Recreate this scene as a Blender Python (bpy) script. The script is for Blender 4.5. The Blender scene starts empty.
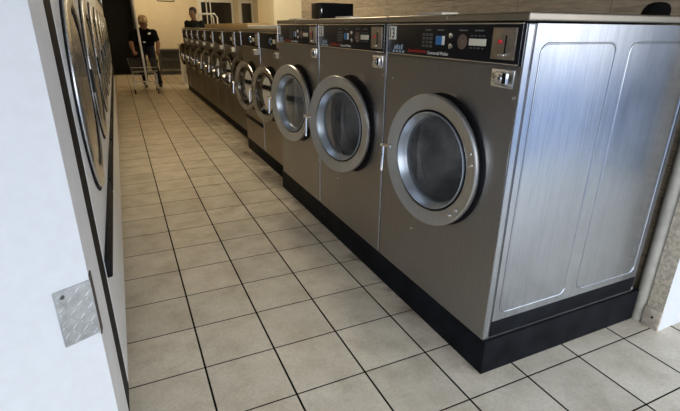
import bpy, bmesh, math, random
from mathutils import Vector, Matrix
random.seed(7)
PI = math.pi
sc = bpy.context.scene
COL = sc.collection

# ------------------------------------------------------------------ materials
MATS = {}
def new_mat(name):
    m = bpy.data.materials.new(name); m.use_nodes = True
    nt = m.node_tree
    b = nt.nodes['Principled BSDF']
    MATS[name] = m
    return m, nt, b
def N(nt, t, **kw):
    n = nt.nodes.new(t)
    for k, v in kw.items(): setattr(n, k, v)
    return n
def noise(nt, scale, detail=3, rough=.6, stretch=None, coord='Object'):
    tc = N(nt, 'ShaderNodeTexCoord'); mp = N(nt, 'ShaderNodeMapping')
    if stretch: mp.inputs['Scale'].default_value = stretch
    nt.links.new(tc.outputs[coord], mp.inputs['Vector'])
    nz = N(nt, 'ShaderNodeTexNoise')
    nz.inputs['Scale'].default_value = scale; nz.inputs['Detail'].default_value = detail; nz.inputs['Roughness'].default_value = rough
    nt.links.new(mp.outputs[0], nz.inputs['Vector'])
    return nz.outputs['Fac']
def ramp(nt, fac, stops):
    r = N(nt, 'ShaderNodeValToRGB'); e = r.color_ramp.elements
    while len(e) < len(stops): e.new(.5)
    for el, (p, c) in zip(e, stops):
        el.position = p; el.color = (c[0], c[1], c[2], 1) if not isinstance(c, (int, float)) else (c, c, c, 1)
    nt.links.new(fac, r.inputs[0]); return r.outputs[0]
def maprange(nt, v, a, b, c, d):
    m = N(nt, 'ShaderNodeMapRange'); nt.links.new(v, m.inputs[0])
    for i, x in enumerate((a, b, c, d)): m.inputs[i+1].default_value = x
    return m.outputs[0]
def bump(nt, b, fac, strength, dist=.002):
    bp = N(nt, 'ShaderNodeBump'); bp.inputs['Strength'].default_value = strength; bp.inputs['Distance'].default_value = dist
    nt.links.new(fac, bp.inputs['Height']); nt.links.new(bp.outputs[0], b.inputs['Normal'])
def plain(name, c, rough=.5, metal=0., var=.12, scale=18, coat=0., spec=.5, bumpy=0.):
    m, nt, b = new_mat(name)
    f = noise(nt, scale)
    lo = [x*(1-var) for x in c]; hi = [min(1, x*(1+var)) for x in c]
    nt.links.new(ramp(nt, f, [(.3, lo), (.7, hi)]), b.inputs['Base Color'])
    b.inputs['Roughness'].default_value = rough; b.inputs['Metallic'].default_value = metal
    b.inputs['Coat Weight'].default_value = coat; b.inputs['Specular IOR Level'].default_value = spec
    if bumpy: bump(nt, b, f, bumpy)
    return m
def brushed(name, c, rough, stretch, var=.18, rvar=.12, aniso=0., scale=6, smear=0., bumpy=.04):
    m, nt, b = new_mat(name)
    f = noise(nt, scale, 5, .65, stretch); g = noise(nt, 1.7, 4)
    base = ramp(nt, f, [(.25, [x*(1-var) for x in c]), (.75, [min(1, x*(1+var)) for x in c])])
    if smear:
        mx = N(nt, 'ShaderNodeMix', data_type='RGBA', blend_type='MULTIPLY')
        h = noise(nt, 2.2, 5, .7, (1.6, 1.6, .55))
        nt.links.new(ramp(nt, h, [(.3, 1-smear), (.68, 1.)]), mx.inputs[7]); nt.links.new(base, mx.inputs[6])
        mx.inputs[0].default_value = 1; base = mx.outputs[2]
    nt.links.new(base, b.inputs['Base Color'])
    nt.links.new(maprange(nt, g, .3, .7, rough-rvar/2, rough+rvar/2), b.inputs['Roughness'])
    b.inputs['Metallic'].default_value = 1
    bump(nt, b, f, bumpy, .001)
    return m

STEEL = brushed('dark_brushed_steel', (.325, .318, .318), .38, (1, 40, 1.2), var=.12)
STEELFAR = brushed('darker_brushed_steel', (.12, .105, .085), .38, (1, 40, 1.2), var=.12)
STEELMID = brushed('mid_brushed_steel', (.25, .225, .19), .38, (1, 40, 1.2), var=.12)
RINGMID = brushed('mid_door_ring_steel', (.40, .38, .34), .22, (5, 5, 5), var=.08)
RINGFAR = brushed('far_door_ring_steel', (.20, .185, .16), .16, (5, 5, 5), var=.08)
SIDE = brushed('daylit_brushed_steel', (.50, .535, .595), .23, (18, 1, .5), var=.13, smear=.22, rvar=.14, bumpy=.012)  # steel tinted lighter and bluer than the fronts, for the daylight reflected there
LIDM = brushed('lid_steel', (.32, .29, .245), .34, (2, 2, 2), var=.06)
RING = brushed('door_ring_steel', (.57, .578, .585), .36, (3, 3, 3), var=.06)
CHROME = plain('chrome', (.82, .83, .85), .14, 1., .04)
RIM = plain('bluish_rim', (.44, .49, .56), .30, .85, .05)
BLACK = plain('black_rubber', (.007, .007, .009), .6, var=.3, spec=.12)
BLKGLOSS = plain('black_gloss_panel', (.010, .010, .012), .32, var=.2, spec=.16)
BLKPAINT = plain('black_base_paint', (.006, .007, .010), .65, var=.5, scale=9, bumpy=.25, spec=.10)
WHITE = plain('white_enamel', (.74, .76, .79), .35, var=.04)
WHITETAG = plain('white_tag', (.85, .85, .80), .5, var=.05)
INK = plain('black_ink', (.01, .01, .01), .6)
REDINK = plain('red_ink', (.50, .035, .02), .5)
REDBTN = plain('red_button_plastic', (.75, .02, .05), .4)
WHTINK = plain('pale_ink', (.62, .62, .58), .5)
GREYINK = plain('grey_ink', (.16, .16, .15), .5)
BLUEINK = plain('light_blue_ink', (.45, .62, .78), .5)
HOPPER = plain('pale_hopper_plastic', (.66, .63, .55), .5, var=.05)
BLUE = plain('blue_label', (.03, .20, .50), .45)
KEYS = plain('key_grey', (.09, .085, .075), .5)
BROWN = plain('brown_dial_print', (.16, .105, .08), .5)
DISPLAY = plain('cream_display', (.80, .76, .62), .45, var=.05)
COINST = brushed('coin_plate_steel', (.42, .37, .31), .42, (8, 8, 8))
DRUM = brushed('drum_steel', (.34, .34, .35), .48, (5, 5, 5), var=.25)
def glass_mat(name, tint, haze, gloss_r=.04):
    m, nt, b = new_mat(name)
    out = nt.nodes['Material Output']
    tr = N(nt, 'ShaderNodeBsdfTransparent'); tr.inputs[0].default_value = (*tint, 1)
    df = N(nt, 'ShaderNodeBsdfDiffuse')
    f = noise(nt, 7, 4, .6)
    nt.links.new(ramp(nt, f, [(.3, (.25, .26, .28)), (.7, (.6, .61, .63))]), df.inputs[0])
    m1 = N(nt, 'ShaderNodeMixShader'); nt.links.new(maprange(nt, f, .3, .7, haze*.5, haze*1.5), m1.inputs[0])
    nt.links.new(tr.outputs[0], m1.inputs[1]); nt.links.new(df.outputs[0], m1.inputs[2])
    gl = N(nt, 'ShaderNodeBsdfGlossy'); gl.inputs['Roughness'].default_value = gloss_r
    fr = N(nt, 'ShaderNodeFresnel'); fr.inputs[0].default_value = 1.13
    m2 = N(nt, 'ShaderNodeMixShader'); nt.links.new(fr.outputs[0], m2.inputs[0])
    nt.links.new(m1.outputs[0], m2.inputs[1]); nt.links.new(gl.outputs[0], m2.inputs[2])
    nt.links.new(m2.outputs[0], out.inputs[0])
    return m
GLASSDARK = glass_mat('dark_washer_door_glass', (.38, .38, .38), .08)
GLASS = glass_mat('washer_door_glass', (.76, .78, .80), .15)
DRYRING = brushed('dryer_ring_steel', (.84, .87, .92), .30, (3, 3, 3), var=.05)
DRGLASS = brushed('polished_dryer_door', (.78, .82, .89), .25, (2, 2, 2), var=.05, rvar=.05)

WALLW = plain('white_painted_plaster', (.62, .645, .685), .55, var=.03, scale=30, bumpy=.15)
RETURN = plain('grey_white_return', (.74, .74, .76), .5, var=.05, scale=9)
CREAM = plain('cream_wall_paint', (.70, .62, .46), .6, var=.04, scale=3)
CREAM2 = plain('cream_pillar_paint', (.92, .83, .60), .6, var=.03, scale=3)
GREYBLUE = plain('grey_blue_for_reflection', (.22, .25, .31), .6, var=.04)  # colour put on unseen walls to cool and darken the washer side's reflection
CEIL = plain('ceiling_paint', (.55, .53, .48), .7, var=.04)
DARK = plain('dark_doorway_black', (.006, .006, .006), .7)
STONE = plain('aged_beige_plaster', (.46, .41, .33), .8, var=.35, scale=60, bumpy=.5)
PIPE = plain('greyed_pipe_paint', (.52, .50, .45), .5, var=.18, scale=10)
WTRIM = plain('stained_beige_board', (.42, .37, .31), .6, var=.3, scale=25)
TAN = plain('tan_ledge_wood', (.46, .34, .17), .5, var=.15)
FRAMEBR = plain('brown_frame', (.09, .05, .03), .5)
DKWIN = plain('dark_window_glass', (.012, .010, .010), .15)
WHTFR = plain('white_window_frame', (.78, .78, .74), .5, var=.04)
CARTW = plain('white_cart_tube', (.75, .74, .72), .35, var=.05)
CARTD = plain('dark_cart_wire', (.05, .05, .048), .45, var=.2)
DKMETAL = plain('dark_grey_metal', (.07, .07, .065), .5, var=.2)
TABLEG = plain('dull_green_grey', (.12, .12, .10), .6, var=.2)

def floor_mat():
    m, nt, b = new_mat('beige_floor_tile')
    tc = N(nt, 'ShaderNodeTexCoord'); sp = N(nt, 'ShaderNodeSeparateXYZ'); nt.links.new(tc.outputs['Object'], sp.inputs[0])
    T = .305
    masks = []; cells = []
    for i, wd in ((0, .0050), (1, .0036)):
        pp = N(nt, 'ShaderNodeMath', operation='PINGPONG'); nt.links.new(sp.outputs[i], pp.inputs[0]); pp.inputs[1].default_value = T/2
        masks.append(maprange(nt, pp.outputs[0], wd*.6, wd*1.1, 1, 0))
        dv = N(nt, 'ShaderNodeMath', operation='DIVIDE'); nt.links.new(sp.outputs[i], dv.inputs[0]); dv.inputs[1].default_value = T
        fl = N(nt, 'ShaderNodeMath', operation='FLOOR'); nt.links.new(dv.outputs[0], fl.inputs[0]); cells.append(fl.outputs[0])
    mx = N(nt, 'ShaderNodeMath', operation='MAXIMUM'); nt.links.new(masks[0], mx.inputs[0]); nt.links.new(masks[1], mx.inputs[1])
    cb = N(nt, 'ShaderNodeCombineXYZ'); nt.links.new(cells[0], cb.inputs[0]); nt.links.new(cells[1], cb.inputs[1])
    wn = N(nt, 'ShaderNodeTexWhiteNoise'); nt.links.new(cb.outputs[0], wn.inputs['Vector'])
    f = noise(nt, 5.5, 6, .62); g = noise(nt, 70, 3, .6)
    base = ramp(nt, f, [(.28, (.45, .39, .30)), (.5, (.595, .53, .425)), (.75, (.70, .635, .525))])
    m1 = N(nt, 'ShaderNodeMix', data_type='RGBA', blend_type='MULTIPLY'); m1.inputs[0].default_value = 1
    nt.links.new(base, m1.inputs[6]); nt.links.new(maprange(nt, wn.outputs['Value'], 0, 1, .90, 1.05), m1.inputs[7])
    m2 = N(nt, 'ShaderNodeMix', data_type='RGBA', blend_type='MULTIPLY'); m2.inputs[0].default_value = 1
    nt.links.new(m1.outputs[2], m2.inputs[6]); nt.links.new(maprange(nt, g, .3, .7, .90, 1.08), m2.inputs[7])
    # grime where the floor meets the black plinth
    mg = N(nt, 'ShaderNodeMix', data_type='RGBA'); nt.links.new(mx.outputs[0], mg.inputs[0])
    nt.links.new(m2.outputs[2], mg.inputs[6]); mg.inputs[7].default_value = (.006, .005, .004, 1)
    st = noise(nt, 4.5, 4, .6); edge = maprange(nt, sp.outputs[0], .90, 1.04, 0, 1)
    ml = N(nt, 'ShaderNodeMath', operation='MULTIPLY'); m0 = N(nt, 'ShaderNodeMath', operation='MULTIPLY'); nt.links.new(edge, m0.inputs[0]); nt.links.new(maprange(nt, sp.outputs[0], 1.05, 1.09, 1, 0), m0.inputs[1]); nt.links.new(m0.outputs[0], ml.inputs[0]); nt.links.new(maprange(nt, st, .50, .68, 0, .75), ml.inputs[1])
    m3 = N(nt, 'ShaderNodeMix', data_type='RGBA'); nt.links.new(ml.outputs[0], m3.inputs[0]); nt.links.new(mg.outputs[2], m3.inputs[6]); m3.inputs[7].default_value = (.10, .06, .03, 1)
    nt.links.new(m3.outputs[2], b.inputs['Base Color'])
    nt.links.new(maprange(nt, f, .3, .7, .34, .5), b.inputs['Roughness'])
    nt.links.new(maprange(nt, mx.outputs[0], 0, 1, .38, 0), b.inputs['Specular IOR Level'])
    inv = N(nt, 'ShaderNodeMath', operation='SUBTRACT'); inv.inputs[0].default_value = 1; nt.links.new(mx.outputs[0], inv.inputs[1])
    bump(nt, b, inv.outputs[0], .35, .002)
    return m
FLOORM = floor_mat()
def wood_mat():
    m, nt, b = new_mat('wood_look_wall_planks')
    tc = N(nt, 'ShaderNodeTexCoord'); sp = N(nt, 'ShaderNodeSeparateXYZ'); nt.links.new(tc.outputs['Object'], sp.inputs[0])
    cb = N(nt, 'ShaderNodeCombineXYZ'); nt.links.new(sp.outputs[1], cb.inputs[0]); nt.links.new(sp.outputs[2], cb.inputs[1])
    br = N(nt, 'ShaderNodeTexBrick'); nt.links.new(cb.outputs[0], br.inputs['Vector'])
    br.inputs['Scale'].default_value = 1; br.inputs['Brick Width'].default_value = .62; br.inputs['Row Height'].default_value = .155
    br.inputs['Mortar Size'].default_value = .002; br.inputs['Mortar Smooth'].default_value = .3; br.inputs['Bias'].default_value = 0
    br.inputs['Color1'].default_value = (.43, .35, .26, 1); br.inputs['Color2'].default_value = (.53, .44, .33, 1); br.inputs['Mortar'].default_value = (.20, .16, .12, 1)
    f = noise(nt, 6, 6, .7, (1, 1.2, 14))
    mx = N(nt, 'ShaderNodeMix', data_type='RGBA', blend_type='MULTIPLY'); mx.inputs[0].default_value = 1
    nt.links.new(br.outputs[0], mx.inputs[6]); nt.links.new(ramp(nt, f, [(.3, .55), (.72, 1.25)]), mx.inputs[7])
    nt.links.new(mx.outputs[2], b.inputs['Base Color']); b.inputs['Roughness'].default_value = .55
    return m
WOODM = wood_mat()
def tread_mat():
    m, nt, b = new_mat('dull_tread_aluminium')
    f = noise(nt, 40, 4)
    nt.links.new(ramp(nt, f, [(.3, (.40, .42, .44)), (.7, (.58, .60, .62))]), b.inputs['Base Color'])
    b.inputs['Metallic'].default_value = .8; b.inputs['Roughness'].default_value = .30
    return m
TREAD = tread_mat()
SKIN = plain('shaded_tan_skin', (.21, .105, .065), .55, var=.06)  # skin tone darkened to carry the shade on the man's face
SKIN2 = plain('brown_skin', (.20, .11, .07), .55, var=.06)
HAIR = plain('dark_hair', (.015, .012, .010), .6)
TEE = plain('black_cotton', (.007, .007, .008), .95, var=.3, spec=.1)
JEANS = plain('dark_denim', (.014, .016, .024), .9, var=.3, scale=40, spec=.15)
JACKET = plain('dark_green_jacket', (.012, .017, .016), .9, var=.3, spec=.15)
SHOE = plain('black_shoe', (.02, .02, .02), .5)
CAPM = plain('tan_camouflage', (.40, .29, .17), .8, var=.55, scale=22)
EYEM = plain('eye_dark', (.03, .02, .02), .2)
LIPM = plain('lip', (.22, .09, .07), .5)

# ------------------------------------------------------------------ mesh helpers
def box(bm, x0, x1, y0, y1, z0, z1, bev=0., seg=2, mi=0):
    vs = [bm.verts.new((x, y, z)) for x in (x0, x1) for y in (y0, y1) for z in (z0, z1)]
    q = [(0, 1, 3, 2), (4, 6, 7, 5), (0, 4, 5, 1), (2, 3, 7, 6), (0, 2, 6, 4), (1, 5, 7, 3)]
    fs = [bm.faces.new([vs[i] for i in f]) for f in q]
    for f in fs: f.material_index = mi
    if bev:
        es = list({e for f in fs for e in f.edges})
        r = bmesh.ops.bevel(bm, geom=es, offset=bev, segments=seg, profile=.5, affect='EDGES')
        for f in r['faces']: f.material_index = mi
    return vs
def basis(axis):
    a = Vector(axis).normalized()
    t = Vector((0, 0, 1)) if abs(a.z) < .9 else Vector((0, 1, 0))
    u = t.cross(a).normalized(); v = a.cross(u)
    return a, u, v
def lathe(bm, prof, c, axis, seg=40, mi=0, cap0=False, cap1=False):
    """prof: (radius, offset along axis)"""
    a, u, v = basis(axis); c = Vector(c); rings = []
    for r, h in prof:
        if r < 1e-6: rings.append([bm.verts.new(c + a*h)])
        else: rings.append([bm.verts.new(c + a*h + (u*math.cos(t) + v*math.sin(t))*r) for t in (2*PI*k/seg for k in range(seg))])
    for A, B in zip(rings, rings[1:]):
        for k in range(seg):
            j = (k+1) % seg
            if len(A) == 1 and len(B) == 1: continue
            if len(A) == 1: f = bm.faces.new((A[0], B[j], B[k]))
            elif len(B) == 1: f = bm.faces.new((A[k], A[j], B[0]))
            else: f = bm.faces.new((A[k], A[j], B[j], B[k]))
            f.smooth = True; f.material_index = mi
    if cap0 and len(rings[0]) > 1: bm.faces.new(rings[0][::-1]).material_index = mi
    if cap1 and len(rings[-1]) > 1: bm.faces.new(rings[-1]).material_index = mi
def rod(bm, p0, p1, r, seg=12, mi=0, r1=None):
    p0, p1 = Vector(p0), Vector(p1); d = p1-p0
    lathe(bm, [(r, 0), (r if r1 is None else r1, d.length)], p0, d, seg, mi, True, True)
def path(bm, pts, r, seg=8, closed=False, mi=0):
    pts = [Vector(p) for p in pts]; n = len(pts); rings = []
    up = None
    for i, p in enumerate(pts):
        a = pts[(i-1) % n] if (closed or i > 0) else p
        b = pts[(i+1) % n] if (closed or i < n-1) else p
        d = (b-a).normalized()
        if up is None: _, u, _ = basis(d)
        else: u = (up - d*up.dot(d)).normalized()
        up = u; w = d.cross(u)
        rings.append([bm.verts.new(p + (u*math.cos(t)+w*math.sin(t))*r) for t in (2*PI*k/seg for k in range(seg))])
    m = n if closed else n-1
    for i in range(m):
        A, B = rings[i], rings[(i+1) % n]
        for k in range(seg):
            f = bm.faces.new((A[k], A[(k+1) % seg], B[(k+1) % seg], B[k])); f.smooth = True; f.material_index = mi
    if not closed:
        bm.faces.new(rings[0][::-1]).material_index = mi; bm.faces.new(rings[-1]).material_index = mi
def prism(bm, poly, z0, z1, mi=0, bev=0.):
    lo = [bm.verts.new((x, y, z0)) for x, y in poly]; hi = [bm.verts.new((x, y, z1)) for x, y in poly]
    n = len(poly); fs = [bm.faces.new(lo[::-1]), bm.faces.new(hi)]
    for i in range(n): fs.append(bm.faces.new((lo[i], lo[(i+1) % n], hi[(i+1) % n], hi[i])))
    for f in fs: f.material_index = mi
    if bev:
        bmesh.ops.bevel(bm, geom=list({e for f in fs for e in f.edges}), offset=bev, segments=2, profile=.5, affect='EDGES')
def ball(bm, c, r, sx=1, sy=1, sz=1, seg=16, rings=10, mi=0):
    m = Matrix.Translation(Vector(c)) @ Matrix.Diagonal((r*sx, r*sy, r*sz, 1))
    g = bmesh.ops.create_uvsphere(bm, u_segments=seg, v_segments=rings, radius=1, matrix=m)
    for v in g['verts']:
        for f in v.link_faces: f.smooth = True; f.material_index = mi
def make(name, bm, mats, parent=None, loc=None, sharp=25):
    bmesh.ops.recalc_face_normals(bm, faces=bm.faces[:])
    me = bpy.data.meshes.new(name); bm.to_mesh(me); bm.free()
    for m in (mats if isinstance(mats, (list, tuple)) else [mats]): me.materials.append(m)
    if sharp: me.set_sharp_from_angle(angle=math.radians(sharp))
    else:
        for p in me.polygons: p.use_smooth = False
    o = bpy.data.objects.new(name, me); COL.objects.link(o)
    if parent: o.parent = parent
    if loc: o.location = loc
    return o
def tag(o, label=None, cat=None, group=None, kind=None):
    if label: o['label'] = label
    if cat: o['category'] = cat
    if group: o['group'] = group
    if kind: o['kind'] = kind
    return o
def thing(name, label, cat, loc=(0, 0, 0), rz=0., group=None):
    o = bpy.data.objects.new(name, None); COL.objects.link(o)
    o.location = loc; o.rotation_euler = (0, 0, rz); o.empty_display_size = .1
    return tag(o, label, cat, group)
def struct(name, bm, m): return tag(make(name, bm, m), kind='structure')
def copy_tree(o, parent=None):
    c = o.copy(); COL.objects.link(c)
    if parent: c.parent = parent
    for ch in list(o.children): copy_tree(ch, c)
    return c
B = bmesh.new
def lettering(name, s, mat, parent, x, yc, zc, w, h, italic=0.):
    """flat lettering on a face that looks to -X, read from the aisle"""
    cu = bpy.data.curves.new(name, 'FONT'); cu.body = s; cu.align_x = 'CENTER'; cu.align_y = 'CENTER'; cu.extrude = .002; cu.shear = italic
    tmp = bpy.data.objects.new(name, cu); COL.objects.link(tmp)
    dg = bpy.context.evaluated_depsgraph_get(); dg.update()
    me = bpy.data.meshes.new_from_object(tmp.evaluated_get(dg))
    bpy.data.objects.remove(tmp); bpy.data.curves.remove(cu)
    xs = [v.co.x for v in me.vertices]; ys = [v.co.y for v in me.vertices]
    sx = w/(max(xs)-min(xs)); sy = h/(max(ys)-min(ys)); mx = (max(xs)+min(xs))/2; my = (max(ys)+min(ys))/2
    for v in me.vertices:
        a, b_, c = (v.co.x-mx)*sx, (v.co.y-my)*sy, v.co.z
        v.co = (x - (.0006 if c > 0 else -.001), yc - a, zc + b_)
    me.materials.clear(); me.materials.append(mat)
    o = bpy.data.objects.new(name, me); COL.objects.link(o); o.parent = parent
    return o

# ------------------------------------------------------------------ washers
def washer(name, label, loc, w, d, H, zb, pz0, pz1, dr, dz, ajar, group, detail, number=None, dyc=None, ringmat=None, bodymat=None, side=False, bar=False):
    """front face at local x=0 looking to -X, local y from 0 (near side) to w; z given from the floor, zb is the base"""
    Z = lambda z: z - zb
    t = thing(name, label, 'washing machine', loc, 0, group)
    s = w/.87
    g = .004
    dy = w*.5 if dyc is None else dyc
    hr = dr*.76                       # opening
    seg = 64 if detail else 40
    # body: a front sheet with a round opening, bevelled shell behind
    bm = B()
    y0, y1, z0, z1 = g, w-g, Z(zb), Z(pz0-.006)
    ztop = Z(H-.033)
    cy, cz = dy, Z(dz)
    ring, rect = [], []
    def onrect(t_):
        c, s_ = math.cos(t_), math.sin(t_)
        k = min(((y1-cy) if c > 0 else (cy-y0))/max(abs(c), 1e-9), ((z1-cz) if s_ > 0 else (cz-z0))/max(abs(s_), 1e-9))
        return cy+c*k, cz+s_*k
    angs = sorted(set([2*PI*k/seg for k in range(seg)] + [math.atan2(b_-cz, a-cy) % (2*PI) for a in (y0, y1) for b_ in (z0, z1)]))
    for a in angs:
        ring.append(bm.verts.new((0, cy+hr*math.cos(a), cz+hr*math.sin(a))))
        yy, zz = onrect(a); rect.append(bm.verts.new((0, yy, zz)))
    n = len(angs)
    for k in range(n): bm.faces.new((ring[k], ring[(k+1) % n], rect[(k+1) % n], rect[k]))
    back = [bm.verts.new((d, v.co.y, v.co.z)) for v in rect]
    for k in range(n): bm.faces.new((rect[k], rect[(k+1) % n], back[(k+1) % n], back[k]))
    bm.faces.new(back)
    rim_e = [e for e in bm.edges if abs(e.verts[0].co.x) < 1e-6 and abs(e.verts[1].co.x) < 1e-6 and e.verts[0] in rect and e.verts[1] in rect]
    # upper housing behind the control panel
    box(bm, .006, d, y0, y1, Z(pz0-.012), ztop, .004)
    make('body', bm, bodymat or STEEL, t)
    # bright corner post on the near edge
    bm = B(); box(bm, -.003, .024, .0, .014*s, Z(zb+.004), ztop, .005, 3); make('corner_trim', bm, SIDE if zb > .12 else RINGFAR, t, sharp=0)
    # lid
    bm = B(); box(bm, -.006, d, 0.001, w-.001, Z(H-.028), Z(H), .006, 3); lid = make('lid', bm, LIDM, t, sharp=0)
    if detail:
        bm = B(); lathe(bm, [(.006, 0), (.006, .004), (0, .006)], (-.006, w*.475, Z(H-.013)), (-1, 0, 0), 10); make('screw', bm, CHROME, lid)
        bm = B()
        pv = [(0.04, .485, 0), (.2, .485, 0), (.2, .70, 0), (.04, .70, 0)]
        prism(bm, [(.035, w*.585), (.12, w*.585), (.12, w*.80), (.035, w*.80)], Z(H)-.001, Z(H)+.011, 0, .003); make('soap_hopper', bm, HOPPER, t)
    # control panel
    px = -.004
    bm = B(); box(bm, px, .02, .018*s, w-.006, Z(pz0), Z(pz1), .002); pan = make('control_panel', bm, BLKGLOSS if detail else BLACK, t)
    bm = B(); zz0, zz1 = Z(pz0)+.004, Z(pz1)-.002
    path(bm, [(px-.001, .022*s, zz0), (px-.001, w-.01, zz0), (px-.001, w-.01, zz1), (px-.001, .022*s, zz1)], .0022, 6, True)
    make('panel_frame', bm, CHROME, pan)
    zf = lambda z: Z(pz0 + (z-1.245)/(1.376-1.245)*(pz1-pz0))       # heights on the large panel scaled to this one
    yf = lambda y: y*s
    def tile(nm, ya, yb, za, zb_, m, th=.0025):
        bm = B(); box(bm, px-th, px+.002, yf(ya), yf(yb), zf(za), zf(zb_), .0008); return make(nm, bm, m, pan)
    if detail:
        tile('number_tag', .789, .852, 1.309, 1.365, WHITETAG)
        if number: lettering('tag_number', number, INK, pan, px-.0028, yf(.821), zf(1.337), .038*s, .042*(pz1-pz0)/.131)
        # blue emblem: slanted strokes above four small squares
        bm = B()
        for k, (ya, hh) in enumerate(((.803, .016), (.785, .020), (.765, .017), (.745, .022))):
            za = 1.268
            vs = [bm.verts.new((px-.001, yf(y_), zf(z_))) for y_, z_ in ((ya, za), (ya-.013, za), (ya-.020, za+hh), (ya-.007, za+hh))]; bm.faces.new(vs)
        for k in range(4):
            vs = [bm.verts.new((px-.001, yf(y_), zf(z_))) for y_, z_ in ((.812-.027*k, 1.255), (.795-.027*k, 1.255), (.795-.027*k, 1.264), (.812-.027*k, 1.264))]; bm.faces.new(vs)
        make('emblem', bm, BLUEINK, pan)
        lettering('red_lettering', 'SpeedQueen', REDINK, pan, px-.001, yf(.612), zf(1.2665), .138*s, .0165)
        lettering('pale_lettering', 'Commercial Washer', WHTINK, pan, px-.001, yf(.463), zf(1.265), .140*s, .0135)
        for r in range(4):
            for c in range(3): tile('key', .505+.026*c, .523+.026*c, 1.285+.0145*r, 1.295+.0145*r, KEYS)
        tile('blue_label', .440, .480, 1.297, 1.330, BLUE)
        tile('white_label', .424, .4395, 1.297, 1.330, WHITETAG)
        for yy, zz_ in ((.384, 1.332), (.382, 1.294)):
            bm = B(); lathe(bm, [(.011, 0), (.010, .005), (0, .006)], (px, yf(yy), zf(zz_)), (-1, 0, 0), 16); make('button', bm, CHROME, pan)
        bm = B(); lathe(bm, [(.027, 0), (.027, .002), (.012, .0025), (.011, .012), (0, .013)], (px, yf(.315), zf(1.312)), (-1, 0, 0), 20); make('dial', bm, BROWN, pan)
        tile('display', .186, .276, 1.301, 1.324, DISPLAY)
        for r_ in (1.290, 1.331):
            for c in range(4): tile('indicator', .195+.021*c, .207+.021*c, r_, r_+.005, KEYS, .0015)
        for ya, yb in ((.518, .557), (.431, .474), (.290, .338), (.203, .250)): tile('caption', ya, yb, 1.349, 1.3535, GREYINK, .0012)
    else:
        tile('display', .20, .30, 1.295, 1.327, DISPLAY)
        if w > .68 and zb > .12: tile('blue_label', .40, .46, 1.295, 1.330, BLUE)
        for yy, zz_ in ((.36, 1.33), (.36, 1.29)):
            if zb < .12: break
            bm = B(); lathe(bm, [(.012, 0), (.011, .006), (0, .007)], (px, yf(yy), zf(zz_)), (-1, 0, 0), 12); make('button', bm, CHROME, pan)
    # coin plate with slot, red button and return
    bm = B(); box(bm, px-.005, px+.002, yf(.043), yf(.153), zf(1.262), zf(1.362), .002); cp = make('coin_plate', bm, COINST, t)
    if detail:
        bm = B(); box(bm, px-.008, px-.004, yf(.084), yf(.089), zf(1.282), zf(1.338), .001); make('coin_slot', bm, BLACK, cp)
        bm = B(); lathe(bm, [(.0065, 0), (.006, .006), (0, .008)], (px-.005, yf(.112), zf(1.318)), (-1, 0, 0), 16); make('red_button', bm, REDBTN, cp)
        bm = B(); box(bm, px-.014, px-.004, yf(.082), yf(.112), zf(1.272), zf(1.280), .003); make('coin_return', bm, CHROME, cp)
    # chrome cash box lock
    cz0, cz1 = Z(pz0-.075*s-.0), Z(pz0-.013)
    bm = B(); box(bm, -.004 if detail else -.045*s, .005, yf(.036), yf(.142), cz0, cz1, .003); cb = make('cash_box', bm, CHROME if detail else WHITETAG, t)
    mid = (cz0+cz1)/2; lx = 0 if detail else -.041*s
    bm = B(); box(bm, lx-.012, lx-.003, yf(.060), yf(.118), mid-.021*s, mid+.022*s, .006, 3); make('lock_plate', bm, CHROME, cb)
    bm = B(); lathe(bm, [(.013*s, 0), (.013*s, .008), (.005*s, .009), (0, .006)], (lx-.011, yf(.096), mid), (-1, 0, 0), 16); make('lock', bm, CHROME, cb)
    bm = B(); box(bm, lx-.0135, lx-.011, yf(.064), yf(.079), mid-.016*s, mid+.018*s, .001); make('lock_window', bm, BLACK, cb)
    # small screws on the sheet
    if detail:
        for yy, zz_ in ((.027, 1.141), (.806, 1.134), (.563, .44)):
            bm = B(); lathe(bm, [(.005, 0), (.005, .003), (0, .004)], (0, yf(yy), Z(zz_)), (-1, 0, 0), 10); make('screw', bm, CHROME, t)
    # black gasket ring round the opening, and the round door standing a little open on its hinge
    bm = B(); lathe(bm, [(dr*1.005, -.003), (dr*1.0, .008), (dr*.97, .010), (dr*.80, .011), (dr*.775, -.003), (dr*.77, -.05)], (0, cy-.006, cz), (-1, 0, 0), seg); make('gasket', bm, BLACK, t)
    R = dr; ringm = ringmat or RING
    bm = B(); c_ = (0, R, 0); ax = (-1, 0, 0)
    lathe(bm, [(R*.74, -.014), (R*.965, -.014), (R*.99, -.008), (R, .0), (R, .006), (R*.992, .012), (R*.975, .0145), (R*.955, .013),
               (R*.80, .004), (R*.775, .001), (R*.765, -.006), (R*.76, -.014)], c_, ax, seg)
    door = make('door', bm, ringm, t, loc=(-.022, cy-R, cz), sharp=30); door.rotation_euler = (0, 0, ajar)
    bm = B(); lathe(bm, [(R*.768, -.012), (R*.764, -.001), (R*.742, -.001), (R*.738, -.012)], c_, ax, seg); make('seal', bm, BLACK, door)
    bm = B(); lathe(bm, [(R*.742, -.010), (R*.738, .004), (R*.722, .006), (R*.700, -.010), (R*.668, -.032), (R*.655, -.050), (R*.74, -.030)], c_, ax, seg); make('inner_rim', bm, RIM if detail else RINGFAR, door)
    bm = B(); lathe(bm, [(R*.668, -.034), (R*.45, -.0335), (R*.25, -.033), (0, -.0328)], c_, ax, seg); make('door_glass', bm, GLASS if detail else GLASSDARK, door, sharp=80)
    if detail:
        for a in (20, 10, -40, -50):
            a = math.radians(a)
            bm = B(); lathe(bm, [(.0062, 0), (.006, .004), (0, .006)], (-.009, R-R*.885*math.cos(a), R*.885*math.sin(a)), ax, 10); make('hinge_screw', bm, CHROME, door)
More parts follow.
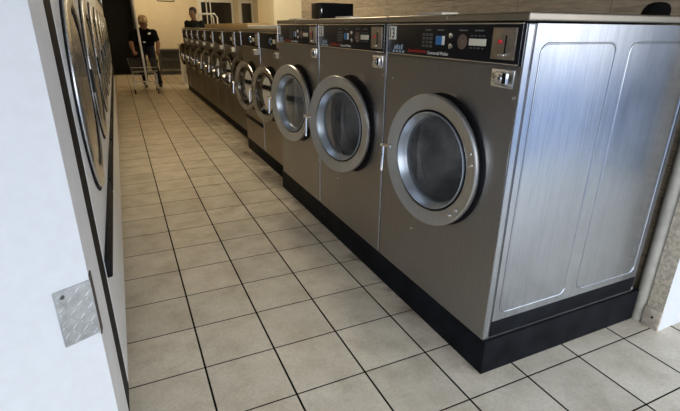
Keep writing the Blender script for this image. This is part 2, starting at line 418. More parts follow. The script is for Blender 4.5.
    # handle: stub across the ring and a hanging lever
    bm = B(); hs = R/.28
    rod(bm, (-.020, 2*R-.035*hs, .012), (-.022, 2*R+.022*hs, .012), .008*hs, 10)
    ball(bm, (-.022, 2*R+.024*hs, .012), .012*hs, seg=10, rings=6)
    path(bm, [(-.022, 2*R+.012*hs, .010), (-.026, 2*R+.012*hs, -.05*hs), (-.028, 2*R+.012*hs, -.112*hs)], .0075*hs, 8)
    make('handle', bm, CHROME, door)
    # drum behind the glass
    bm = B(); R_ = hr*1.0
    lathe(bm, [(R_, .001), (R_*.99, .03), (R_*.97, .05), (R_*1.06, .07), (R_*1.06, .24), (R_*1.0, .27), (R_*.62, .27), (R_*.58, .258), (R_*.30, .262), (R_*.27, .245), (R_*.15, .245), (R_*.11, .225), (0, .22)], (0, cy, cz), (1, 0, 0), seg)
    make('drum', bm, DRUM, t)
    if side:
        # pressed side panel: two rounded raised fields
        bm = B(); box(bm, .029, d-.012, -.002, .006, Z(.252), Z(H-.034))
        def field(xa, xb, za, zb_, r):
            pts = []
            for (cx, cz_, a0) in ((xb-r, zb_-r, 0), (xa+r, zb_-r, 90), (xa+r, za+r, 180), (xb-r, za+r, 270)):
                for q in range(7):
                    a = math.radians(a0+15*q); pts.append((cx+r*math.cos(a), cz_+r*math.sin(a)))
            path(bm, [(x, -.002, z) for x, z in pts], .0036, 10, True)
        field(.060, .425, Z(.285), Z(1.315), .034); field(.500, .888, Z(.285), Z(1.315), .034)
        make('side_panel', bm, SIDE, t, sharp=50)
        bm = B(); box(bm, .030, d-.010, -.001, .006, Z(zb+.012), Z(.251), .001); make('base_rail', bm, BLKPAINT, t)
        bm = B(); lathe(bm, [(.010, 0), (.010, .006), (0, .009)], (d-.02, -.001, Z(.19)), (0, -1, 0), 8); make('base_bolt', bm, CHROME, t)
    if bar:
        bm = B(); box(bm, -.012, .004, .02, w-.04, Z(.375), Z(.41), .004); make('drain_bar', bm, BLACK, t)
    return t
LG = 'large front-load washers on the near plinth'
XF = 1.045
washer('front_load_washer', 'nearest large steel washer, its bright side panel in full view', (XF, .100, .165), .873, .93, 1.409, .165, 1.243, 1.377, .281, .830, .110, LG, True, '13', dyc=.403, side=True)
washer('front_load_washer', 'large steel washer in the middle of the three on the near plinth', (XF, .976, .165), .865, .93, 1.409, .165, 1.243, 1.377, .279, .828, .235, LG, True, '12', dyc=.388)
washer('front_load_washer', 'large steel washer farthest from the camera on the near plinth, black box on its lid', (XF, 1.844, .165), .865, .93, 1.409, .165, 1.243, 1.377, .280, .826, .192, LG, True, '11', dyc=.396)
MG = 'medium washers between the large and the small ones'
XM = 1.125
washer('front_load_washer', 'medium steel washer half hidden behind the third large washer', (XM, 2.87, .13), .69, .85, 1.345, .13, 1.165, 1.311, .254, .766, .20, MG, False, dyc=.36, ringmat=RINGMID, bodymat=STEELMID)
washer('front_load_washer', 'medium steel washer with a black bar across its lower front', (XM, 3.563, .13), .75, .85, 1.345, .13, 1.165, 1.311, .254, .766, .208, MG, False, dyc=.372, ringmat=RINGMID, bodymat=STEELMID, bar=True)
SG = 'small washers in the far row'
XS = 1.225
SL = ['small washer next to the barred medium washer and mostly hidden by it',
      'second small washer counted from the barred medium washer',
      'third small washer counted from the barred medium washer',
      'fourth small washer counted from the barred medium washer',
      'fifth small washer, in the middle of the far row',
      'third small washer counted back from the white table end',
      'second small washer counted back from the white table end',
      'last small washer of the far row, beside the white table']
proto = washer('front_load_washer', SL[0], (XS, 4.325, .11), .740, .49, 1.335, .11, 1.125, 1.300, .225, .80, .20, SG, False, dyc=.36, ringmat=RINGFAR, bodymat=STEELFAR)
for k in range(1, 8):
    c = copy_tree(proto); c.location = (XS, 4.325+.744*k, .11); c['label'] = SL[k]

def plinth(label, x0, x1, y0, y1, h, step=None):
    bm = B(); box(bm, x0, x1, y0, y1, 0, h, .004)
    o = make('washer_plinth', bm, BLKPAINT); return tag(o, label, 'plinth')
plinth('black plinth under the three large washers', 1.046, 2.018, .090, 2.745, .165)
plinth('low black plinth under the two medium washers', 1.128, 2.0, 2.75, 4.316, .13)
plinth('long low black plinth under the row of small washers', 1.232, 1.715, 4.320, 10.28, .11)

# ------------------------------------------------------------------ dryers on the left
XD = -.288
def dryer(label):
    w = .975
    t = thing('tumble_dryer', label, 'tumble dryer', (XD, 0, 0), 0, 'white dryers along the left wall')
    # local: front at x=0 looking to +X, y 0..w
    bm = B(); box(bm, -.95, -.02, .006, w-.006, .10, 2.08, .004); make('body', bm, WHITE, t)
    bm = B(); box(bm, -.02, 0, .003, w-.003, .095, 2.08, .006, 3); make('front_panel', bm, WHITE, t, sharp=0)
    bm = B(); box(bm, -.90, -.022, .01, w-.01, 0, .10); make('base', bm, DKMETAL, t)
    cy, cz, R_ = w*.5, 1.125, .388
    bm = B(); lathe(bm, [(R_-.02, 0), (R_+.004, .001), (R_+.004, .005), (R_-.004, .007), (R_-.03, .007)], (0, cy, cz), (1, 0, 0), 64); d = make('door', bm, BLACK, t)
    bm = B(); lathe(bm, [(R_-.010, .005), (R_-.010, .012), (R_-.018, .017), (R_-.085, .020), (R_-.091, .017), (R_-.092, .005)], (0, cy, cz), (1, 0, 0), 64); make('steel_ring', bm, DRYRING, d, sharp=32)
    bm = B(); lathe(bm, [(R_-.090, .008), (R_-.094, .0165), (R_-.103, .0165), (R_-.107, .008)], (0, cy, cz), (1, 0, 0), 64); make('gasket', bm, BLACK, d)
    bm = B(); lathe(bm, [(R_-.105, .010), (R_-.14, .013), (R_-.20, .016), (R_-.30, .018), (0, .019)], (0, cy, cz), (1, 0, 0), 64); make('door_glass', bm, DRGLASS, d, sharp=80)
    bm = B(); lathe(bm, [(R_-.02, -.018), (R_-.02, .001)], (0, cy, cz), (1, 0, 0), 48); lathe(bm, [(R_-.03, .004), (0, .004)], (0, cy, cz), (1, 0, 0), 48); make('drum', bm, DRUM, d)
    bm = B(); box(bm, .015, .028, cy+R_-.075, cy+R_-.03, cz-.05, cz+.05, .004); make('handle', bm, BLACK, d)
    # black pull rail of the lint drawer
    bm = B(); prism(bm, [(0, .015), (.017, .02), (.017, w-.030), (0, w-.02)], .545, .615, 0, .004); make('lint_rail', bm, BLACK, t)
    # coin panel above the door
    bm = B(); box(bm, -.002, .006, .12, w-.12, 1.66, 1.86, .003); p_ = make('control_panel', bm, BLKGLOSS, t)
    bm = B(); box(bm, .004, .02, .16, .30, 1.69, 1.83, .004); make('coin_plate', bm, CHROME, p_)
    return t
DL = ['white tumble dryer nearest the camera, beside the white wall end', 'second white tumble dryer from the camera', 'third white tumble dryer from the camera',
      'fourth white tumble dryer from the camera', 'fifth white tumble dryer from the camera, seen almost edge on', 'sixth white tumble dryer from the camera, seen almost edge on',
      'third to last white tumble dryer towards the dark doorway', 'second to last white tumble dryer towards the dark doorway', 'last white tumble dryer before the dark doorway']
pd = dryer(DL[0]); pd.location = (XD, .52, 0)
for k in range(1, 9):
    c = copy_tree(pd); c.location = (XD, .52+.978*k, 0); c['label'] = DL[k]

# ------------------------------------------------------------------ setting
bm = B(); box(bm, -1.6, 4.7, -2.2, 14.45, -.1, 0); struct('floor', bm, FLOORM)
bm = B(); box(bm, -1.6, 4.7, -1.95, 14.45, 2.85, 2.95); struct('ceiling', bm, CEIL)
bm = B(); box(bm, -1.6, -1.45, .37, 14.45, 0, 2.85); struct('wall_left', bm, CREAM)
bm = B(); box(bm, 2.10, 2.25, .10, 5.0, 0, 2.85); struct('wall_right', bm, WOODM)
bm = B(); box(bm, 1.73, 2.25, 5.0, 5.76, 0, 2.85); struct('wall_pillar', bm, CREAM2)
bm = B(); box(bm, 4.55, 4.7, 5.0, 14.3, 0, 2.85); struct('wall_right', bm, CREAM)
bm = B(); box(bm, 2.25, 4.55, 5.0, 5.15, 0, 2.85); struct('wall_right', bm, CREAM)
# back wall with an open dark doorway and two dark windows
DX0, DX1 = -.95, .40
W1 = (2.33, 3.24, 1.43, 2.05); W2 = (3.56, 3.87, 1.43, 2.05)
bm = B()
box(bm, -1.6, DX0, 14.3, 14.45, 0, 2.85); box(bm, DX0, DX1, 14.3, 14.45, 2.5, 2.85)
box(bm, DX1, W1[0], 14.3, 14.45, 0, 2.85); box(bm, W1[1], W2[0], 14.3, 14.45, 0, 2.85); box(bm, W2[1], 4.7, 14.3, 14.45, 0, 2.85)
for w_ in (W1, W2):
    box(bm, w_[0], w_[1], 14.3, 14.45, 0, w_[2]); box(bm, w_[0], w_[1], 14.3, 14.45, w_[3], 2.85)
struct('wall_back', bm, CREAM)
bm = B(); box(bm, DX0, DX1, 15.9, 16, -.1, 2.9); box(bm, DX0-.1, DX0, 14.45, 16, -.1, 2.9); box(bm, DX1, DX1+.1, 14.45, 16, -.1, 2.9); box(bm, DX0, DX1, 14.45, 16, 2.5, 2.6); box(bm, DX0, DX1, 14.45, 16, -.1, 0)
struct('door_1', bm, DARK)
bm = B(); box(bm, DX1-.02, DX1+.05, 14.27, 14.3, 0, 2.55); box(bm, DX0-.05, DX0+.02, 14.27, 14.3, 0, 2.55); box(bm, DX0-.05, DX1+.05, 14.27, 14.3, 2.49, 2.56); struct('trim_1', bm, DARK)
for i, w_ in enumerate((W1, W2)):
    bm = B(); box(bm, w_[0], w_[1], 14.36, 14.40, w_[2], w_[3]); pane = struct('window_%d' % (i+1), bm, DKWIN)
    bm = B(); f = .09
    box(bm, w_[0]-f, w_[0], 14.27, 14.34, w_[2]-.05, w_[3]+f, .004); box(bm, w_[1], w_[1]+f*.6, 14.27, 14.34, w_[2]-.05, w_[3]+f, .004)
    box(bm, w_[0], w_[1], 14.27, 14.34, w_[3], w_[3]+f, .004); box(bm, w_[0], w_[1], 14.27, 14.34, w_[2]-.05, w_[2], .004)
    fr = make('window_frame', bm, WHTFR, pane)
bm = B(); box(bm, DX1+.05, 4.55, 14.285, 14.3, 0, .09, .003); struct('baseboard_back', bm, DKMETAL)
# near left: white wall piece turned towards the door, with its grey return
bm = B(); a = math.radians(26)
E = (-.290, .12)
poly = [E, (-.290, .370), (-1.6, .370), (-1.6, .12-1.31*math.tan(a))]
lo = [bm.verts.new((x, y, 0)) for x, y in poly]; hi = [bm.verts.new((x, y, 2.85)) for x, y in poly]
for i in range(4):
    f = bm.faces.new((lo[i], lo[(i+1) % 4], hi[(i+1) % 4], hi[i])); f.material_index = 1 if i == 0 else 0
bm.faces.new(hi); bm.faces.new(lo[::-1])
struct('wall_front_left', bm, [WALLW, RETURN])
bm = B(); box(bm, -.40, -.289, .372, .519, .09, 2.3); struct('trim_2', bm, BLACK)
# near right: white wall whose worn end faces the aisle, a painted pipe in the corner
bm = B(); vs = box(bm, 2.030, 4.7, -.030, .045, 0, 2.85)
bm.faces.ensure_lookup_table()
bm.faces[0].material_index = 1
struct('wall_front_right', bm, [WALLW, STONE])
bm = B(); box(bm, 2.022, 2.036, -.031, .050, 0, .105, .003); o = struct('trim_3', bm, WTRIM)
bm = B(); lathe(bm, [(.006, 0), (.0055, .002), (0, .002)], (2.022, .005, .06), (-1, 0, 0), 12); make('screw', bm, BLACK, o)
bm = B(); lathe(bm, [(.038, 0), (.038, 2.85)], (2.066, .082, 0), (0, 0, 1), 28); struct('trim_4', bm, PIPE)
# shop front behind the camera: posts and header around a wide glazed opening
bm = B(); box(bm, -1.6, 4.7, -1.95, -1.8, 2.45, 2.85); box(bm, -1.6, -1.3, -1.95, -1.8, 0, 2.45); box(bm, 4.4, 4.7, -1.95, -1.8, 0, 2.45)
struct('wall_front', bm, GREYBLUE)
bm = B(); box(bm, -1.6, -1.5, -1.8, -.5, 0, 2.85); struct('wall_left', bm, GREYBLUE)
bm = B(); box(bm, 4.55, 4.7, -1.8, -.03, 0, 2.85); struct('wall_right', bm, GREYBLUE)

# ------------------------------------------------------------------ smaller things
# tread plate on the white wall
t = thing('tread_plate', 'small grey diamond tread metal plate on the white wall edge', 'metal plate', (-.292, .118, .612))
u = Vector((-math.cos(a), -math.sin(a), 0)); nrm = Vector((math.sin(a), -math.cos(a), 0))
bm = B()
def pbox(u0, u1, z0, z1, n0, n1, rot=0.):
    c = ((u0+u1)/2, (z0+z1)/2); vs = []
    for n_ in (n0, n1):
        for du, dz in ((u0, z0), (u1, z0), (u1, z1), (u0, z1)):
            x, z = du-c[0], dz-c[1]
            X = c[0]+x*math.cos(rot)-z*math.sin(rot); Zz = c[1]+x*math.sin(rot)+z*math.cos(rot)
            vs.append(bm.verts.new(u*X + nrm*n_ + Vector((0, 0, Zz))))
    for q in ((0, 1, 2, 3), (7, 6, 5, 4), (0, 4, 5, 1), (1, 5, 6, 2), (2, 6, 7, 3), (3, 7, 4, 0)): bm.faces.new([vs[i] for i in q])
pbox(-.002, .083, 0, .154, .0005, .004)
for r in range(8):
    for c in range(4):
        uu = .008+.0215*c; z = .010+.0185*r
        pbox(uu-.008, uu+.008, z-.0022, z+.0022, .003, .0062, math.radians(48 if (r+c) % 2 else -42))
make('plate', bm, TREAD, t)
bm = B(); box(bm, .002, .006, .0, .030, -.01, .165, .001); make('bent_edge', bm, plain('rusty_edge', (.06, .045, .04), .7, var=.4), t)
bm = B(); lathe(bm, [(.006, 0), (.005, .003), (0, .0035)], u*.066 + nrm*.004 + Vector((0, 0, .137)), nrm, 12); make('screw', bm, DKMETAL, t)

# black box on the third large washer
t = thing('speaker', 'black box standing on the lid of the third large washer', 'black box', (1.30, 2.45, 1.410))
bm = B(); box(bm, 0, .29, 0, .17, 0, .125, .005); make('case', bm, BLKGLOSS, t)
bm = B(); box(bm, .02, .275, -.004, .001, .012, .113, .002); make('front_grille', bm, BLACK, t)
bm = B(); box(bm, .012, .022, -.007, -.002, .05, .085, .001); make('badge', bm, CHROME, t)
# dark rounded bag at the back of the nearest lid
bm = B(); 
lathe(bm, [(0, .058), (.025, .056), (.045, .048), (.057, .032), (.061, .012), (.058, 0), (0, 0)], (0, 0, 0), (0, 0, 1), 24)
for v in bm.verts: v.co.y *= .8; v.co.x += .012*v.co.z/.058
o = make('knit_cap', bm, plain('black_knit', (.005, .005, .005), .95, var=.4, scale=120, spec=.08), loc=(1.90, .265, 1.409)); tag(o, 'small black rounded cap lying on the back of the nearest washer lid', 'cap')

# tan ledge behind the small washers
bm = B(); box(bm, 1.40, 1.70, 5.10, 8.3, 1.337, 1.405, .006); o = make('ledge', bm, TAN); tag(o, 'long tan wooden ledge lying along the tops of the small washers', 'ledge')
bm = B(); box(bm, 1.20, 1.70, 2.90, 4.30, 1.347, 1.375, .004); o = make('cover_board', bm, WHITE); tag(o, 'thin pale board lying on the medium washers', 'board')

# white table past the end of the row
t = thing('utility_table', 'narrow white table past the far end of the washer row', 'table', (1.27, 11.5, 0))
bm = B(); box(bm, 0, .45, 0, .55, .915, .95, .006); make('tabletop', bm, WHTFR, t)
for x in (.06, .40):
    for y in (.05, .50):
        bm = B(); box(bm, x-.03, x+.03, y-.03, y+.03, 0, .915, .004); make('leg', bm, WHTFR, t)
# dark table against the back wall
t = thing('side_table', 'dark metal table with a lower shelf against the back wall', 'table', (.92, 13.75, 0))
bm = B(); box(bm, 0, .72, 0, .5, .70, .735, .004); make('tabletop', bm, DKMETAL, t)
bm = B(); box(bm, .03, .69, .03, .47, .40, .42, .003); make('shelf', bm, DKMETAL, t)
bm = B(); box(bm, .03, .69, .44, .46, .14, .70, .003); make('back_panel', bm, TABLEG, t)
for x in (.03, .69):
    for y in (.03, .47):
        bm = B(); rod(bm, (x, y, 0), (x, y, .70), .018, 8); make('leg', bm, DKMETAL, t)
# framed board high on the back wall
t = thing('framed_board', 'brown framed board high on the cream back wall', 'picture', (1.10, 14.295, 2.03))
bm = B(); path(bm, [(.02, -.012, .02), (.46, -.012, .02), (.46, -.012, .50), (.02, -.012, .50)], .02, 8, True); make('frame', bm, FRAMEBR, t)
bm = B(); box(bm, .02, .46, -.012, 0, .02, .50); make('panel', bm, CREAM2, t)

# laundry cart in front of the man
def caster(p, x, y, m=BLACK):
    bm = B(); lathe(bm, [(0, -.011), (.028, -.011), (.032, -.006), (.032, .006), (.028, .011), (0, .011)], (x, y, .034), (1, 0, 0), 16); rod(bm, (x, y, .05), (x, y, .105), .008, 8)
    make('caster', bm, m, p)
t = thing('laundry_cart', 'wire laundry cart with a tall white pole in front of the capped man', 'laundry cart', (.31, 9.75, 0))
X0, X1, Y0, Y1 = -.235, .225, 0, .55
bm = B(); q = .013
path(bm, [(X0, Y0, .20), (X1, Y0, .20), (X1, Y1, .20), (X0, Y1, .20)], q, 8, True)
path(bm, [(X0, Y0, .40), (X1, Y0, .40), (X1, Y1, .40), (X0, Y1, .40)], q, 8, True)
for x in (X0, X1):
    for y in (Y0, Y1): rod(bm, (x, y, .10), (x, y, .41), q, 8)
rod(bm, (0, Y0, .20), (0, Y1, .20), q, 8); rod(bm, (X0, Y0+.02, .265), (X1, Y0+.02, .265), .007, 8)
make('frame', bm, CARTW, t)
bm = B()
for z, e in ((.40, 0), (.47, .018), (.545, .032), (.62, .046), (.69, .058)):
    path(bm, [(X0-e, Y0-e, z), (X1+e, Y0-e, z), (X1+e, Y1+e*.6, z), (X0-e, Y1+e*.6, z)], .013, 6, True)
for k in range(9):
    fx = X0 + (X1-X0)*k/8; e = .058; sx = fx + e*(2*k/8-1)
    rod(bm, (fx, Y0, .40), (sx, Y0-e, .69), .005, 6); rod(bm, (fx, Y1, .40), (sx, Y1+e*.6, .69), .005, 6)
for k in range(9):
    fy = Y0+(Y1-Y0)*k/8
    for sx, xx in ((-1, X0), (1, X1)): rod(bm, (xx, fy, .40), (xx+sx*.058, fy, .69), .005, 6)
for k in range(9): rod(bm, (X0+(X1-X0)*k/8, Y0, .405), (X0+(X1-X0)*k/8, Y1, .405), .003, 6)
make('wire_basket', bm, CARTD, t)
bm = B()
for z in (.475, .55): rod(bm, (X0-.02, Y0-.035, z), (X1+.035, Y0-.035, z), .0085, 8)
make('bright_rail', bm, plain('dull_zinc', (.42, .42, .40), .4, .3), t)
bm = B(); rod(bm, (.02, Y0-.045, .20), (-.045, Y0-.045, 1.95), .021, 12); path(bm, [(-.30, Y0-.045, 1.95), (.25, Y0-.045, 1.95)], .015, 8); rod(bm, (.02, Y0-.05, .20), (.02, Y0+.02, .20), .016, 8); make('hanging_pole', bm, CARTW, t)
for x in (X0, X1):
    for y in (Y0, Y1): caster(t, x, y)
# second, white cart behind the row
t = thing('garment_rack_cart', 'white tube garment cart beside the standing person behind the washers', 'laundry cart', (2.02, 11.45, 0))
bm = B()
for y in (0, .5):
    path(bm, [(-.22, y, .10), (-.22, y, 1.58), (-.17, y, 1.66), (.16, y, 1.66), (.22, y, 1.58), (.22, y, .10)], .018, 8)
for x in (-.22, .22):
    rod(bm, (x, 0, .2), (x, .5, .2), .013, 8); rod(bm, (x, 0, .9), (x, .5, .9), .013, 8)
make('frame', bm, CARTW, t)
bm = B(); box(bm, -.21, .21, .01, .49, .19, .21, .004); make('deck', bm, CARTW, t)
for x in (.02, .12):
    bm = B(); rod(bm, (x, .25, .21), (x, .25, 2.1), .015, 8); make('pole', bm, CARTW, t)
bm = B(); rod(bm, (-.25, .25, 2.1), (.3, .25, 2.1), .014, 8); make('hanging_rail', bm, CARTW, t)
for x in (-.22, .22):
    for y in (0, .5): caster(t, x, y)

# ------------------------------------------------------------------ people
def capsule(bm, p0, p1, r0, r1, seg=14):
    p0, p1 = Vector(p0), Vector(p1); L = (p1-p0).length
    pr = [(r0*math.sin(t), -r0*math.cos(t)) for t in (0, .4, .8, 1.2)] + [(r0, 0), (r1, L)] + [(r1*math.cos(t), L+r1*math.sin(t)) for t in (.4, .8, 1.2)] + [(0, L+r1)]
    lathe(bm, pr, p0, p1-p0, seg)
def loft(bm, rows, seg=20):
    """rows: (centre, rx, ry, tilt) stacked ellipses"""
    rings = []
    for c, rx, ry in rows:
        rings.append([bm.verts.new(Vector(c)+Vector((rx*math.cos(t), ry*math.sin(t), 0))) for t in (2*PI*k/seg for k in range(seg))])
    for A, C_ in zip(rings, rings[1:]):
        for k in range(seg): bm.faces.new((A[k], A[(k+1) % seg], C_[(k+1) % seg], C_[k]))
    bm.faces.new(rings[0][::-1]); bm.faces.new(rings[-1])
def fused(name, bm, mat, parent, voxel):
    """one continuous skin over the overlapping volumes"""
    bmesh.ops.recalc_face_normals(bm, faces=bm.faces[:])
    me = bpy.data.meshes.new(name); bm.to_mesh(me); bm.free()
    o = bpy.data.objects.new(name, me); COL.objects.link(o)
    md = o.modifiers.new('r', 'REMESH'); md.mode = 'VOXEL'; md.voxel_size = voxel; md.use_smooth_shade = True
    ms = o.modifiers.new('s', 'SMOOTH'); ms.iterations = 3; ms.factor = .5
    dg = bpy.context.evaluated_depsgraph_get(); dg.update()
    m2 = bpy.data.meshes.new_from_object(o.evaluated_get(dg))
    bpy.data.objects.remove(o); m2.name = name
    m2.materials.clear(); m2.materials.append(mat)
    for p in m2.polygons: p.use_smooth = True
    o = bpy.data.objects.new(name, m2); COL.objects.link(o); o.parent = parent
    return o
def head(bm, c, turn, nod=0., hs=1.):
    """head looking to -Y, centre at mid height, 0.235 tall; turned about z"""
    M = Matrix.Translation(Vector(c)) @ Matrix.Rotation(turn, 4, 'Z') @ Matrix.Rotation(nod, 4, 'X') @ Matrix.Scale(hs, 4)
    n0 = len(bm.verts)
    loft(bm, [((0, -.045, -.118), .022, .018), ((0, -.040, -.105), .042, .040), ((0, -.022, -.08), .056, .066), ((0, -.008, -.04), .066, .085), ((0, 0, 0), .072, .094),
              ((0, .005, .04), .074, .097), ((0, .008, .075), .066, .086), ((0, .010, .10), .046, .060), ((0, .010, .117), .014, .018)])
    loft(bm, [((0, -.098, -.042), .016, .012), ((0, -.103, -.030), .014, .018), ((0, -.094, .0), .008, .012), ((0, -.088, .02), .007, .010)], 10)   # nose
    ball(bm, (0, -.086, .026), .03, 1.7, .45, .35); ball(bm, (0, -.083, -.068), .022, 1.1, .5, .45); ball(bm, (0, -.070, -.103), .022, 1.1, .9, .7)       # brow, lips, chin
    for s in (-1, 1):
        ball(bm, (s*.073, .012, -.008), .03, .28, .6, 1.0, 10, 8); ball(bm, (s*.040, -.070, -.030), .026, 1, .8, .8)
    bm.verts.ensure_lookup_table()
    for v in bm.verts[n0:]: v.co = M @ v.co
    return M
def hand(bm, wrist, fwd, palm_n, side):
    """palm with five bent fingers; fwd along the hand, palm_n out of the palm; side = +1/-1 thumb side"""
    f = Vector(fwd).normalized(); n = Vector(palm_n); n = (n-f*n.dot(f)).normalized(); s = f.cross(n)*side; w = Vector(wrist)
    for k in (-1, -.33, .33, 1): capsule(bm, w+s*.010*k, w+f*.085+s*.028*k, .017, .013, 10)
    for k, L in ((1, .070), (.33, .080), (-.33, .075), (-1, .058)):
        b0 = w+f*.085+s*.028*k; b1 = b0+f*L*.40+n*.010; b2 = b1+f*L*.18+n*L*.34; b3 = b2-f*L*.14+n*L*.24
        capsule(bm, b0, b1, .0105, .0095, 8); capsule(bm, b1, b2, .0095, .009, 8); capsule(bm, b2, b3, .009, .0075, 8)
    t0 = w+f*.025+s*.022; t1 = t0+f*.035+s*.030+n*.010; t2 = t1+f*.032+s*.004+n*.018
    capsule(bm, t0, t1, .014, .011, 8); capsule(bm, t1, t2, .011, .009, 8)
def person(label, loc, J, skin, top_m, leg_m, turn, nod, sleeve, girth=1.):
    t = thing('person', label, 'person', loc)
    V = {k: Vector(v) for k, v in J.items()}
    def torso(bm, e):
        p, w_, c_, n_ = V['pelvis'], V['waist'], V['chest'], V['neck']
        q = girth; loft(bm, [(p-Vector((0, 0, .10)), .13+e, .10+e), (p, .168*q+e, .118*q+e), (w_, .158*q*q+e, .115*q*q+e), ((w_+c_)/2, .172*q+e, .118*q+e), (c_, .185+e, .118+e), (c_.lerp(n_, .5), .165+e, .095+e), (c_.lerp(n_, .85), .09+e, .07+e), (n_, .058+e, .058+e)])
    def arm(bm, s, e, to=1.):
        sh, el, wr = V['sh'+s], V['el'+s], V['wr'+s]
        capsule(bm, V['chest'].lerp(sh, .55), sh, .075+e, .062+e); 
        if to < 1: capsule(bm, sh, sh.lerp(el, to), .056+e, .050+e*1.2)
        else: capsule(bm, sh, el, .058+e, .043+e); capsule(bm, el, el.lerp(wr, .35), .044+e, .045+e); capsule(bm, el.lerp(wr, .35), wr, .045+e, .028+e*.8)
    def leg(bm, s, e):
        h, k, an = V['hip'+s], V['kn'+s], V['an'+s]
        capsule(bm, h, k, .090+e, .056+e); capsule(bm, k, k.lerp(an, .35), .056+e, .058+e); capsule(bm, k.lerp(an, .35), an, .058+e, .038+e)
    bm = B(); torso(bm, 0)
    for s in 'LR': arm(bm, s, 0); leg(bm, s, 0)
    capsule(bm, V['neck']-Vector((0, -.01, .03)), V['head']+Vector((0, .015, -.06)), .060, .054)
    M = head(bm, V['head'], turn, nod, 1.12 if girth > 1 else 1.)
    for s in 'LR':
        d_ = V['hd'+s]-V['wr'+s]; hand(bm, V['wr'+s], d_, J['pn'+s], 1 if s == 'R' else -1)
        an = V['an'+s]; capsule(bm, an+Vector((0, .04, -.04)), an+Vector((0, -.13, -.055)), .034, .026)
    fused('body', bm, skin, t, .0075)
    bm = B(); torso(bm, .014)
    for s in 'LR': arm(bm, s, .013, sleeve)
    shirt = fused('shirt', bm, top_m, t, .012)
    bm = B(); p = V['pelvis']; loft(bm, [(p-Vector((0, 0, .11)), .140, .112), (p, .178*girth, .130*girth), (p.lerp(V['waist'], .45), .176*girth, .133*girth)])
    for s in 'LR': leg(bm, s, .016)
    fused('trousers', bm, leg_m, t, .012)
    for s in 'LR':
        an = V['an'+s]; bm = B()
        capsule(bm, an+Vector((0, .05, -.035)), an+Vector((0, -.15, -.048)), .043, .034); capsule(bm, an+Vector((0, .04, -.03)), an+Vector((0, .0, .02)), .048, .048)
        for v in bm.verts: v.co.z = max(v.co.z, .001)
        fused('shoe', bm, SHOE, t, .01)
    for s in (-1, 1):
        bm = B(); ball(bm, M @ Vector((s*.031, -.080, .004)), .0115, 1.2, .8, .75, 10, 8); make('eye', bm, EYEM, t)
    bm = B(); ball(bm, M @ Vector((0, -.094, -.068)), .02, 1.1, .3, .3, 12, 8); make('mouth', bm, LIPM, t)
    return t, M, V
# capped man leaning on the cart
J = dict(pelvis=(0, .12, .90), waist=(0, .06, 1.02), chest=(0, -.07, 1.135), neck=(0, -.18, 1.27), head=(.01, -.25, 1.365),
         shL=(.20, -.11, 1.165), elL=(.265, -.16, .945), wrL=(.225, -.36, .80), hdL=(.215, -.46, .775), pnL=(0, 0, -1),
         shR=(-.20, -.11, 1.165), elR=(-.275, -.16, .945), wrR=(-.25, -.36, .80), hdR=(-.24, -.46, .775), pnR=(0, 0, -1),
         hipL=(.095, .12, .86), knL=(.135, .02, .48), anL=(.225, .14, .085), hipR=(-.095, .12, .86), knR=(-.085, .04, .48), anR=(-.08, .16, .085))
t, M, V = man = person('man in a black t-shirt and tan cap leaning on the wire cart', (.44, 10.90, 0), J, SKIN, TEE, JEANS, .25, .12, .62, 1.16)
bm = B(); n0 = 0
lathe(bm, [(.094, .018), (.098, .04), (.094, .075), (.078, .108), (.045, .130), (0, .137)], (0, .004, 0), (0, 0, 1), 24)
for v in bm.verts: v.co.x *= .84
prism(bm, [(-.066, -.07), (-.058, -.13), (-.03, -.158), (.03, -.158), (.058, -.13), (.066, -.07)], .022, .030)
for v in bm.verts: v.co = M @ v.co
make('cap', bm, CAPM, t)
bm = B(); ball(bm, (.105, -.190, 1.15), .030, 1.15, .35, .9, 12, 8); make('chest_print', bm, WHITETAG, t)
bm = B(); ball(bm, (0, -.075, .975), .030, 1.2, .4, .8, 10, 8); make('belt_buckle', bm, CHROME, t)
bm = B(); ball(bm, M @ Vector((0, .03, -.005)), .09, .86, .84, .62, 16, 10); make('hair', bm, HAIR, t)
# person standing behind the far end of the washers
J2 = dict(pelvis=(0, .02, .96), waist=(0, .02, 1.10), chest=(0, .02, 1.32), neck=(0, .0, 1.50), head=(.0, -.02, 1.665),
          shL=(.185, .02, 1.43), elL=(.225, .03, 1.14), wrL=(.20, -.07, .90), hdL=(.19, -.10, .81), pnL=(-1, 0, 0),
          shR=(-.185, .02, 1.43), elR=(-.225, .03, 1.14), wrR=(-.20, -.07, .90), hdR=(-.19, -.10, .81), pnR=(1, 0, 0),
          hipL=(.09, .02, .92), knL=(.10, .0, .50), anL=(.10, .03, .085), hipR=(-.09, .02, .92), knR=(-.10, .0, .50), anR=(-.10, .03, .085))
t, M, V = person('dark-haired person in a dark jacket standing behind the far washers', (1.62, 11.12, 0), J2, SKIN2, JACKET, JEANS, -.15, 0, 1.)
bm = B()
lathe(bm, [(.086, -.02), (.095, .02), (.098, .05), (.090, .088), (.064, .116), (.03, .128), (0, .130)], (0, .012, 0), (0, 0, 1), 24)
for v in bm.verts:
    v.co.x *= .86
    if v.co.y < -.05: v.co.z = max(v.co.z, .055)
for v in bm.verts: v.co = M @ v.co
make('hair', bm, HAIR, t)

t.rotation_euler[2] = -.6
man[0].scale = (1.06, 1.03, 1.05)
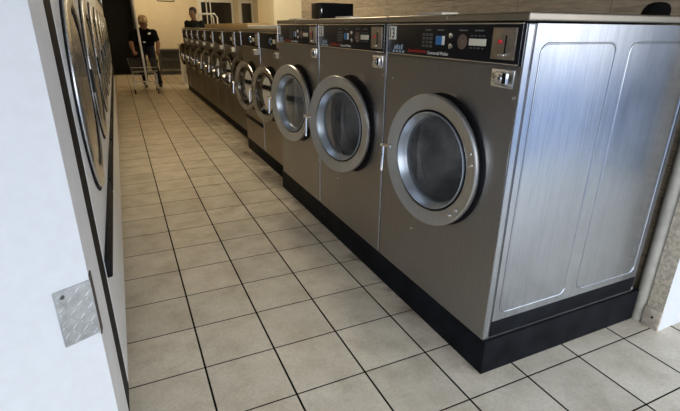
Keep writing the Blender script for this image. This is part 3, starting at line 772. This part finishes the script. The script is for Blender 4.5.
# ------------------------------------------------------------------ light
w = bpy.data.worlds.new('daylight'); sc.world = w; w.use_nodes = True
nt = w.node_tree; bg = nt.nodes['Background']
tc = N(nt, 'ShaderNodeTexCoord'); sp = N(nt, 'ShaderNodeSeparateXYZ'); nt.links.new(tc.outputs['Generated'], sp.inputs[0])
mr = maprange(nt, sp.outputs[2], -1, 1, 0, 1)
c = ramp(nt, mr, [(.0, (.10, .11, .13)), (.36, (.16, .20, .27)), (.46, (.15, .21, .33)), (.505, (1., .98, .96)), (.64, (.92, .97, 1.)), (1., (.55, .72, 1.))])
nt.links.new(c, bg.inputs[0]); bg.inputs[1].default_value = 3.3
def area(name, loc, rot, sx, sy, power, col):
    l = bpy.data.lights.new(name, 'AREA'); l.shape = 'RECTANGLE'; l.size = sx; l.size_y = sy; l.energy = power; l.color = col
    o = bpy.data.objects.new(name, l); COL.objects.link(o); o.location = loc; o.rotation_euler = rot
    return o
for y, e in ((6.2, 8), (9.6, 7), (12.6, 9)):
    area('ceiling_and_fill_light', (.55, y, 2.82), (0, 0, 0), .3, 1.2, e, (1., .66, .29))
area('back_wall_fill', (1.0, 12.9, 2.70), (math.radians(62), 0, 0), 2.4, .2, 17, (1., .78, .48))  # added wash that lifts the back wall, with no fixture behind it
area('ceiling_and_fill_light', (1.2, 3.85, 2.82), (0, 0, 0), .3, 1.2, 30, (1., .84, .58))  # added fill that brightens the front face of the pillar
area('ceiling_and_fill_light', (3.2, 9.5, 2.82), (0, 0, 0), .3, 1.2, 60, (1., .85, .62))  # added fill out of view, brightens the wall around the back windows

# ------------------------------------------------------------------ camera
cam = bpy.data.cameras.new('camera'); co = bpy.data.objects.new('camera', cam); COL.objects.link(co)
fw = Vector((0.39371573, 0.84418856, -0.36377685)); rt = Vector((0.90755294, -0.41986335, 0.00790052)); up = Vector((0.14606704, 0.33325731, 0.93145262))
R3 = Matrix((rt, up, -fw)).transposed()
co.matrix_world = Matrix.Translation((-0.14125867, -1.04101398, 1.35635563)) @ R3.to_4x4()
cam.sensor_fit = 'HORIZONTAL'; cam.sensor_width = 36; cam.lens = 454.61/680*36
cam.clip_start = .02; cam.clip_end = 100
sc.camera = co
sc.view_settings.view_transform = 'Standard'; sc.view_settings.look = 'None'; sc.view_settings.exposure = .12
